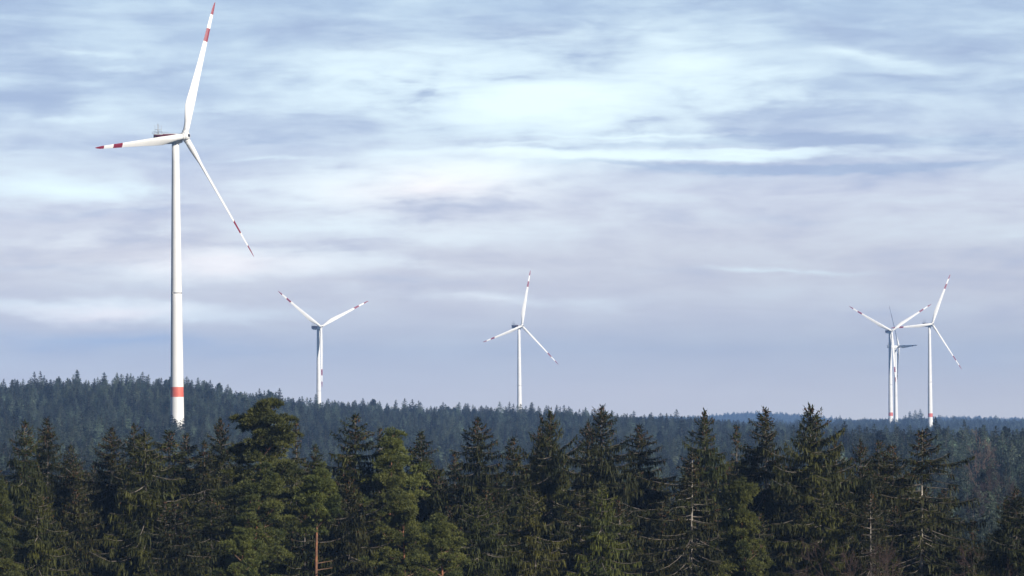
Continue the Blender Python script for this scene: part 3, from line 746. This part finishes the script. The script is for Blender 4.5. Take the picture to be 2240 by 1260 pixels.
# trees filling the wood between and behind the front row
prof_x = [-60, 150, 330, 440, 600, 700, 800, 980, 1080, 1160, 1300, 1450, 1600, 1720, 1800, 1960, 2060, 2100, 2180, 2300]
prof_y = [1000, 1010, 1010, 1020, 1010, 1010, 1010, 1020, 1040, 1010, 1000, 1040, 1000, 1010, 1010, 1010, 1060, 1170, 1160, 1130]
r2 = np.random.default_rng(77); fv = list('abcdhfjklg')
zones = [(-100, 480, 'far left'), (480, 1000, 'left middle'), (1000, 1520, 'middle'), (1520, 2060, 'right middle'), (2060, 2400, 'right edge')]
SHORT = {(38, 922): 'leftmost rounded tip', (108, 915): 'brown cone covered spire', (165, 975): 'low spruce by the brown spire', (228, 935): 'ragged tip of the pair', (273, 930): 'thin tip of the pair', (318, 948): 'large yellow green spruce',
 (367, 945): 'dense tip under the big tower', (404, 952): 'brownish tip under the big tower', (441, 967): 'short spruce before the tallest pine', (492, 918): 'ragged spruce before the tallest pine', (572, 880): 'tallest pine', (646, 925): 'broken sparse spruce',
 (705, 975): 'small pointed spruce in the dip', (766, 908): 'blunt cone topped spruce', (812, 937): 'very thin tip', (860, 938): 'knob topped pine', (926, 946): 'broad spruce past the knob topped pine', (984, 992): 'small low tip', (1036, 915): 'brown tipped spruce',
 (1138, 958): 'slim spruce under the third turbine', (1172, 935): 'ragged side spruce', (1206, 905): 'broad many branched top', (1288, 925): 'tip beside the tall spire', (1311, 893): 'tall lone spire', (1393, 930): 'full spruce past the spire', (1500, 990): 'half dead pale trunked spruce',
 (1549, 900): 'flame shaped spruce', (1611, 932): 'thin spruce below the hill', (1675, 897): 'open layered spruce', (1758, 893): 'star topped spruce', (1846, 965): 'low spruce past the star topped one', (1887, 966): 'spruce with dry lower twigs', (1921, 966): 'narrow tip under the right turbines',
 (1951, 974): 'bushy narrow tip', (2003, 941): 'large sparse spruce', (2128, 1140): 'small thin spruce in the gap', (2195, 1092): 'dark spruce near the right edge', (2226, 1068): 'dense spruce touching the right edge'}
row = 0
for dist in (436, 470, 492, 515, 540):
    px = -60 + r2.uniform(0, 40)
    while px < 2310:
        py = np.interp(px, prof_x, prof_y) + abs(r2.normal(0, 26)) + (r2.uniform(30, 90) if dist < 450 else 0)
        zn = [z for z in zones if z[0] <= px < z[1]][0][2]
        v = fv[int(r2.integers(0, len(fv)))]
        nb = [f for f in FRONT if (f[0], f[1]) in SHORT]; nb = min(nb, key=lambda f: abs(f[0] - px) + (40 if f[1] > 1000 else 0))
        sd_ = 'right' if px > nb[0] else 'left'
        lb = ('dark spruce in front, ' if dist < 450 else 'dark spruce tip close behind, ' if dist < 500 else 'shaded spruce deep in the wood, ') + sd_ + ' of the ' + SHORT[(nb[0], nb[1])]
        plant('spruce', SP[v], px, py, dist + r2.uniform(-9, 9), lb, 'dark spruces filling the near wood', r2.uniform(.85, 1.15))
        px += r2.uniform(80, 125)
n_front = sum(1 for o in C.objects if o.name.startswith('spruce_tree'))
# bare trees and shrubs
bs = bare(31, 20., M_twig, 5, .14, .55, .012)
for k, (px, py) in enumerate([(1815, 1225), (1850, 1245), (1885, 1228), (1925, 1240), (1960, 1250), (2150, 1235)]):
    top = ray_at(px, py, 385 + 3 * k); z0 = float(terrain(top[0], top[1])) - .1
    o = link('bare_shrub', bs, None, (top[0], top[1], z0)); o.rotation_euler = (0, 0, k * 1.3); s = (top[2] - z0) / 20; o.scale = (s * .8, s * .8, s)
    tag(o, 'leafless reddish brown shrub at the bottom edge, ' + ['below the star topped spruce', 'second from its left end', 'third from its left end', 'left of the large sparse spruce trunk', 'beside the large sparse spruce trunk', 'alone in the gap at the right'][k], 'shrub', 'leafless shrubs at the bottom edge')

# ------------------------------------------------------------------ the distant forest
MT = []      # mid-distance trees: crown and trunk in one mesh each
def merge(name, pair, H0):
    (c, t) = pair
    o = bpy.data.meshes.new(name)
    V = [np.empty(len(m.vertices) * 3, np.float32) for m in (c, t)]
    for m, a in zip((c, t), V): m.vertices.foreach_get('co', a)
    Qs = []
    for m in (c, t):
        q = np.empty(len(m.loops), np.int32); m.loops.foreach_get('vertex_index', q); Qs.append(q.reshape(-1, 4))
    n0 = len(c.vertices)
    me = mesh_np(name, np.concatenate(V).reshape(-1, 3), np.concatenate([Qs[0], Qs[1] + n0]), np.concatenate([np.zeros(len(Qs[0]), int), np.ones(len(Qs[1]), int)]), [c.materials[0], t.materials[0], t.materials[0], t.materials[0]])
    bpy.data.meshes.remove(c); bpy.data.meshes.remove(t)
    return me
kw = dict(H=24., cones=False, node=.2, size=1.6, wood_detail=False, fol=M_forest, zlow=5.)
MT.append(merge('spruce_tree', spruce(41, R=3.0, spread=4.8, gap=0., multi=1.5, **kw), 24))
MT.append(merge('spruce_tree', spruce(42, R=3.5, spread=5., gap=.15, multi=1.5, upt=1.1, **{k: v for k, v in kw.items()}), 24))
MT.append(merge('spruce_tree', spruce(43, R=2.4, spread=4., gap=0., multi=1.5, **kw), 24))
MT.append(merge('spruce_tree', spruce(44, R=3.4, spread=6., gap=.05, multi=1.5, **kw), 24))
MT.append(merge('pine_tree', pine(45, H=24., base=.35, R=2.7, nl=30, dens=.35, size=2.0, fol=M_forest), 24))
bt_red = bare(46, 22., M_twig, 5, .12, .6, .022); bt_tan = bare(47, 22., M_twig2, 5, .12, .5, .022)

r3 = np.random.default_rng(9)
cand = []
for (d0, d1, s) in ((640, 3600, 6.0), (3600, 7300, 7.5), (11300, 13000, 12)):
    y = d0
    while y < d1:
        hw = .102 * y
        xs = np.arange(-hw, hw, s) + r3.uniform(-.5, .5) * s
        xs = xs + r3.uniform(-.42, .42, len(xs)) * s; yy = y + r3.uniform(-.45, .45, len(xs)) * s
        cand.append(np.stack([xs, yy, np.full(len(xs), s)], 1)); y += s
cand = np.concatenate(cand)
X, Yd, S = cand.T
Zg = terrain(X, Yd)
clump = np.sin(X / 19 + 3) * np.sin(Yd / 31) * 1.6
Ht = np.clip(r3.normal(21.5, 3.2, len(X)) + clump, 14, 29) + np.where(r3.random(len(X)) < .07, 3.0, 0)
kindw = r3.random(len(X))
patch = np.sin(X / 90 + 1) + np.sin(Yd / 140 + X / 200)
kind = np.where(kindw < .27, 0, np.where(kindw < .48, 1, np.where(kindw < .72, 2, np.where(kindw < .97, 3, 4))))
kind = np.where((patch > 1.3) & (kindw < .12), 4, kind)
# clear the turbine footprints
for t_ in tb:
    keep = np.hypot(X - t_.location.x, Yd - t_.location.y) > 6
    X, Yd, S, Zg, Ht, kind = (a[keep] for a in (X, Yd, S, Zg, Ht, kind))
def pix(x, y, z):
    f = y * cp + z * sp; a, b = x / f, (-y * sp + z * cp) / f
    return 1120 + F * (a * cr - b * sr), 630 - F * (a * sr + b * cr)
U, VT = pix(X, Yd, Zg + Ht)
order = np.argsort(Yd)
col_w = 3.0; ncol = int(2700 / col_w); line = np.full(ncol, 3000.0)
fr = np.interp(np.arange(ncol) * col_w - 230, prof_x, prof_y)
vis = np.zeros(len(X)); keepm = np.zeros(len(X), bool)
for i in order:
    cw = 2.6 * F / Yd[i]; c = (U[i] + 230) / col_w; c0 = int(c - cw / col_w * .6); c1 = int(c + cw / col_w * .6) + 1
    if c1 < 1 or c0 >= ncol - 1: continue
    c0 = max(c0, 0); c1 = min(c1, ncol)
    m_ = line[c0:c1].max(); hp = Ht[i] * F / Yd[i]
    if VT[i] < m_ + .30 * hp: keepm[i] = True
    ci = min(max(int(c), 0), ncol - 1)
    lim = min(line[ci], fr[ci])
    if 0 <= U[i] <= 2240: vis[i] = max(0, min(lim - VT[i], hp * .6)) * cw
    dx = np.abs(np.arange(c0, c1) - c) * col_w
    line[c0:c1] = np.minimum(line[c0:c1], VT[i] + dx * 1.8 + hp * .12)
LM = [(0, 'near the left edge'), (90, 'above the brown spired spruce'), (170, 'right of the brown spired spruce'), (245, 'above the pair of spruce tips'), (320, 'just left of the big tower'),
      (400, 'just right of the big tower'), (470, 'left of the tallest pine'), (540, 'above the tallest pine'), (630, 'right of the tallest pine'), (700, 'below the second turbine'), (765, 'by the blunt dark spruce'),
      (840, 'above the knob topped pine'), (930, 'right of the knob topped pine'), (1030, 'by the brown tipped spruce'), (1085, 'left of the third turbine'), (1140, 'below the third turbine'), (1210, 'behind the broad topped spruce'),
      (1300, 'by the tall spire'), (1390, 'right of the tall spire'), (1460, 'left of the flame shaped spruce'), (1549, 'by the flame shaped spruce'), (1611, 'below the distant hill'), (1680, 'left of the star topped spruce'),
      (1760, 'by the star topped spruce'), (1840, 'right of the star topped spruce'), (1890, 'left of the paired turbines'), (1950, 'below the paired turbines'), (2000, 'by the large sparse spruce'), (2045, 'below the rightmost turbine'),
      (2085, 'right of the rightmost turbine'), (2120, 'left of the tan bare crown'), (2145, 'by the tan bare crown'), (2175, 'above the reddish bare crown'), (2205, 'near the right edge'), (2235, 'at the right edge')]
# specially noticeable trees beyond the near wood
SPECIAL = [(75, 814, 2690, 1, 1.1, 'hazy blue spruce pair partner with open branches, highest on the left ridge'), (88, 812, 2700, 2, .9, 'thin hazy spruce spire beside the open branched one on the left ridge'),
 (160, 822, 2680, 0, 1., 'hazy spruce on the left ridge skyline, between the spire and the large dense one'), (228, 815, 2690, 3, 1.2, 'large dense hazy spruce on the ridge skyline left of the big tower'),
 (256, 816, 2700, 1, 1., 'hazy layered spruce standing next to the large dense one on the ridge'), (286, 817, 2700, 0, .9, 'slim hazy spruce halfway between the dense one and the big tower'),
 (408, 824, 2650, 3, 1.1, 'hazy dark spruce touching the right side of the big tower on the skyline'), (418, 838, 2640, 0, 1.1, 'hazy spruce on the slope just right of the big tower'),
 (450, 843, 2700, 0, 1.1, 'hazy spruce, left of three tall ones right of the big tower'), (464, 841, 2705, 2, 1.1, 'hazy spruce, middle of three tall ones right of the big tower'), (479, 843, 2690, 3, 1.15, 'hazy spruce, right of three tall ones right of the big tower'),
 (535, 857, 2750, 0, 1., 'pale hazy spruce above and left of the tallest pine'), (586, 853, 2780, 3, 1.1, 'hazy blue spruce, left one of the two above the tallest pine'), (611, 850, 2780, 3, 1.25, 'hazy blue cone shaped spruce, right one of the two above the tallest pine'),
 (866, 875, 3150, 0, 1.2, 'hazy dark spruce on the middle ridge, leftmost of four tall ones'), (885, 872, 3150, 1, 1.3, 'hazy dark spruce on the middle ridge, second of four tall ones'), (902, 874, 3155, 1, 1.2, 'hazy dark spruce on the middle ridge, third of four tall ones'), (916, 877, 3150, 0, 1.2, 'hazy dark spruce on the middle ridge, fourth of four tall ones'),
 (830, 877, 3160, 2, 1.1, 'hazy slim spruce on the ridge left of the four tall ones'), (1139, 884, 3200, 3, 1.1, 'hazy spruce covering the foot of the third turbine'), (1163, 880, 3190, 0, 1.3, 'hazy tall spruce just right of the third turbine'),
 (1023, 887, 3200, 0, 1.1, 'hazy spruce on the ridge midway between the four tall ones and the third turbine'), (1247, 897, 3250, 1, 1.0, 'hazy spruce on the ridge right of the third turbine'),
 (1491, 911, 2600, 3, 1.25, 'blue cone shaped spruce left of the flame shaped spruce, in haze'),
 (1990, 900, 6200, 3, 1.5, 'large blue far tree, left of the clump between the right turbines'), (2002, 897, 6190, 1, 1.5, 'large blue far tree, middle of the clump between the right turbines'), (2013, 895, 6200, 1, 1.4, 'large blue far tree, right of the clump between the right turbines'), (1981, 908, 6220, 3, 1.3, 'lower blue far tree at the left foot of the clump between the right turbines'),
 (375, 908, 2185, 3, 1.5, 'hazy spruce overlapping the left foot of the big turbine tower'), (384, 917, 2180, 3, 1.5, 'hazy spruce in front of the foot of the big turbine tower'), (404, 912, 2185, 3, 1.5, 'hazy spruce at the right foot of the big turbine tower'), (395, 924, 2170, 3, 1.5, 'low hazy spruce under the centre of the big turbine tower'),
 ]
for q, (px, py) in enumerate([(1847, 922), (1879, 931), (1896, 934), (1912, 928), (1938, 932), (1961, 934), (1990, 930), (2030, 938), (2050, 941), (2086, 941), (2107, 945), (2126, 939), (2142, 936), (2153, 931), (2179, 933), (2193, 943), (2223, 939), (2237, 943),
                              (1790, 928), (1826, 934), (2068, 948), (1735, 930), (1449, 918), (1425, 915), (1350, 905), (1378, 909)]):
    SPECIAL.append((px, py, (1980 if px < 2020 else 1720) + 23 * (q % 3) if px > 1700 else 2950 + 20 * (q % 3), (0, 3, 2, 3, 1)[q % 5], 1.25 + .1 * (q % 3), 'pointed dark slate spruce tip standing against the misty far band, ' + min(LM, key=lambda t: abs(t[0] - px))[1]))
def place_mid(mesh, name, x, y, z, sxy, sz, rot, label, group):
    o = link(name, mesh, None, (x, y, z)); o.rotation_euler = (0, 0, rot); o.scale = (sxy, sxy, sz)
    tag(o, label, name.split('_')[0] if name != 'bare_tree' else 'bare tree', group); return o
for (px, py, d, k, ws, lb) in SPECIAL:
    top = ray_at(px, py, d); z0 = float(terrain(top[0], top[1])); s = (top[2] - z0) / 24
    place_mid(MT[k], 'pine_tree' if k == 4 else 'spruce_tree', top[0], top[1], z0 - .1, ws * max(s, .8) ** .5, s, px * 1.7, lb, 'hazy spruces standing out beyond the near wood')
    m_ = np.hypot(X - top[0], Yd - top[1]) < 3.0
    keepm[m_] = False; vis[m_] = 0
for (px, py, d, me, ws, lb) in [(2142, 972, 1350, bt_tan, .62, 'leafless tan crown standing out among the slate spruces at the right'), (2178, 1045, 1120, bt_red, .8, 'leafless reddish brown crown in the valley at the right'),
                                (2150, 1075, 1080, bt_red, .75, 'leafless brownish crown low in the valley at the right'), (2215, 1085, 1060, bt_red, .7, 'leafless brownish crown in the valley near the right edge')]:
    top = ray_at(px, py, d); z0 = float(terrain(top[0], top[1])); s = (top[2] - z0) / 22
    place_mid(me, 'bare_tree', top[0], top[1], z0 - .1, ws * s, s, px, lb, 'leafless trees in the valley')
    m_ = (np.hypot(X - top[0], (Yd - top[1])) < 5) | ((np.abs(X - top[0]) < 2.5) & (Yd < top[1]) & (Yd > top[1] - 40)); keepm[m_] = False; vis[m_] = 0
n_sp = sum(1 for o in C.objects if o.name.startswith('spruce_tree'))
ids = np.argsort(-vis); n_ind = 0; ind = []
budget = 296 - n_sp; npine = 0
def where(u):
    return min(LM, key=lambda t: abs(t[0] - u))[1]
for i in ids:
    if vis[i] <= 0: break
    if kind[i] == 4:
        if npine >= 24: continue
        npine += 1
    else:
        if budget <= 0: continue
        budget -= 1
    ind.append(i)
    if budget <= 0 and npine >= 24: break
sel = np.zeros(len(X), bool); sel[ind] = True
rots = r3.uniform(0, 6.28, len(X)); wsc = r3.uniform(.85, 1.2, len(X))
for i in ind:
    k = int(kind[i]); nm = 'pine_tree' if k == 4 else 'spruce_tree'; kn = nm.split('_')[0]
    d = Yd[i]; tone = 'dark' if d < 900 else 'slate' if d < 1400 else 'slate blue' if d < 2400 else 'pale blue'
    size = 'tall ' if Ht[i] > 23.5 else 'short ' if Ht[i] < 18.5 else ''
    shape = 'slim ' if wsc[i] * (.8 if k == 2 else 1) < .85 else 'broad ' if wsc[i] * (1.1 if k == 3 else 1) > 1.15 else ''
    row = 'high on the slope' if VT[i] < 965 else 'halfway down the slope' if VT[i] < 1040 else 'low in the valley'
    lb = f'{size}{shape}{tone} {kn} {row}, {where(U[i])}'
    s = Ht[i] / 24
    place_mid(MT[k], nm, X[i], Yd[i], Zg[i] - .1, s * wsc[i], s, rots[i], lb, 'trees of the misty forest behind the near wood')
# everything else of the distant forest: one uncountable mass
rest = keepm & ~sel
print('forest trees', int(rest.sum()), 'individual', len(ind), 'near', n_front)
pts = np.stack([X, Yd, Zg - .1], 1)[rest]
fm = bpy.data.meshes.new('distant_forest'); fm.vertices.add(len(pts)); fm.vertices.foreach_set('co', pts.astype(np.float32).ravel())
def attr(n, t, a, key='value'):
    at = fm.attributes.new(n, t, 'POINT'); at.data.foreach_set(key, np.asarray(a).ravel())
attr('tree_kind', 'INT', kind[rest].astype(np.int32))
hs = Ht[rest] / 24; far = np.where(Yd[rest] > 10000, 1.6, np.where(Yd[rest] > 3600, 1.2, 1.0))
attr('tree_scale', 'FLOAT_VECTOR', np.stack([hs * wsc[rest] * far, hs * wsc[rest] * far, hs], 1).astype(np.float32), 'vector')
attr('tree_turn', 'FLOAT', rots[rest].astype(np.float32))
forest = link('distant_forest', fm)
tag(forest, 'hazy blue conifer forest covering the far ridges', 'forest', kind='stuff')
gn = bpy.data.node_groups.new('forest_nodes', 'GeometryNodeTree')
gn.interface.new_socket('Geometry', in_out='INPUT', socket_type='NodeSocketGeometry'); gn.interface.new_socket('Geometry', in_out='OUTPUT', socket_type='NodeSocketGeometry')
gi = gn.nodes.new('NodeGroupInput'); go = gn.nodes.new('NodeGroupOutput'); jn = gn.nodes.new('GeometryNodeJoinGeometry')
def na(n, t):
    q = gn.nodes.new('GeometryNodeInputNamedAttribute'); q.data_type = t; q.inputs[0].default_value = n; return q.outputs[0]
mp_ = gn.nodes.new('GeometryNodeMeshToPoints'); gn.links.new(gi.outputs[0], mp_.inputs[0])
k_, s_, t_ = na('tree_kind', 'INT'), na('tree_scale', 'FLOAT_VECTOR'), na('tree_turn', 'FLOAT')
cx = gn.nodes.new('ShaderNodeCombineXYZ'); gn.links.new(t_, cx.inputs[2])
for k in range(5):
    src = next(o for o in C.objects if o.type == 'MESH' and o.data == MT[k])
    oi = gn.nodes.new('GeometryNodeObjectInfo'); oi.inputs[0].default_value = src; oi.inputs[1].default_value = True
    ip = gn.nodes.new('GeometryNodeInstanceOnPoints'); cpn = gn.nodes.new('FunctionNodeCompare'); cpn.data_type = 'INT'; cpn.operation = 'EQUAL'
    gn.links.new(k_, cpn.inputs[2]); cpn.inputs[3].default_value = k
    gn.links.new(mp_.outputs[0], ip.inputs[0]); gn.links.new(cpn.outputs[0], ip.inputs[1]); gn.links.new(oi.outputs['Geometry'], ip.inputs[2])
    gn.links.new(cx.outputs[0], ip.inputs[5]); gn.links.new(s_, ip.inputs[6]); gn.links.new(ip.outputs[0], jn.inputs[0])
gn.links.new(jn.outputs[0], go.inputs[0])
md = forest.modifiers.new('forest', 'NODES'); md.node_group = gn

# trees that nothing but their place tells apart: say which of the row each one is
ties = {}
for o in list(C.objects):
    if o.parent is None and 'label' in o and 'group' in o: ties.setdefault(o['label'], []).append(o)
ORD = ['leftmost', 'second from left', 'third from left', 'fourth from left', 'fifth from left', 'sixth from left', 'seventh from left', 'eighth from left']
for lb, os_ in ties.items():
    n = len(os_)
    if n < 2 or n > 8: continue
    os_.sort(key=lambda o: o.location.x / o.location.y)
    for k, o in enumerate(os_):
        w = 'rightmost' if k == n - 1 else 'middle one' if n == 3 and k == 1 else ORD[k]
        o['label'] = f'{lb}, {w} of {["", "", "two", "three", "four", "five", "six", "seven", "eight"][n]} alike'
        if len(o['label'].split()) > 16: o['label'] = o['label'].replace(' alike', '').replace(' the ', ' ')
        if len(o['label'].split()) > 16: o['label'] = o['label'].replace(' down slope', '').replace(' deep in wood', '').replace(' low in', ' in')
        if len(o['label'].split()) > 16: o['label'] = o['label'].replace('slate ', '').replace('shaded ', '').replace(' close behind', ' behind').replace('spruce tip ', 'spruce ').replace('pointed ', '')
        if len(o['label'].split()) > 16: print('LONG', o['label']).replace('dark ', '').replace('hazy ', '')

for o in C.objects:
    if o.parent is None and 'label' in o and len(o['label'].split()) > 16: o['label'] = o['label'].replace(' the ', ' ')

# ------------------------------------------------------------------ haze
hz = boxes('haze', [(-3300, 3300, -320, 14200, Z_LOW - 1, 178)], [])
hm = bpy.data.materials.new('haze_air'); hm.use_nodes = True; t = hm.node_tree; t.nodes.clear()
pv = t.nodes.new('ShaderNodeVolumePrincipled'); pv.inputs['Density'].default_value = 5.9e-5
pv.inputs['Color'].default_value = (.235, .415, .80, 1); pv.inputs['Anisotropy'].default_value = -.3
mo = t.nodes.new('ShaderNodeOutputMaterial'); t.links.new(pv.outputs[0], mo.inputs['Volume'])
hz.materials.append(hm)
tag(link('haze', hz), kind='stuff')
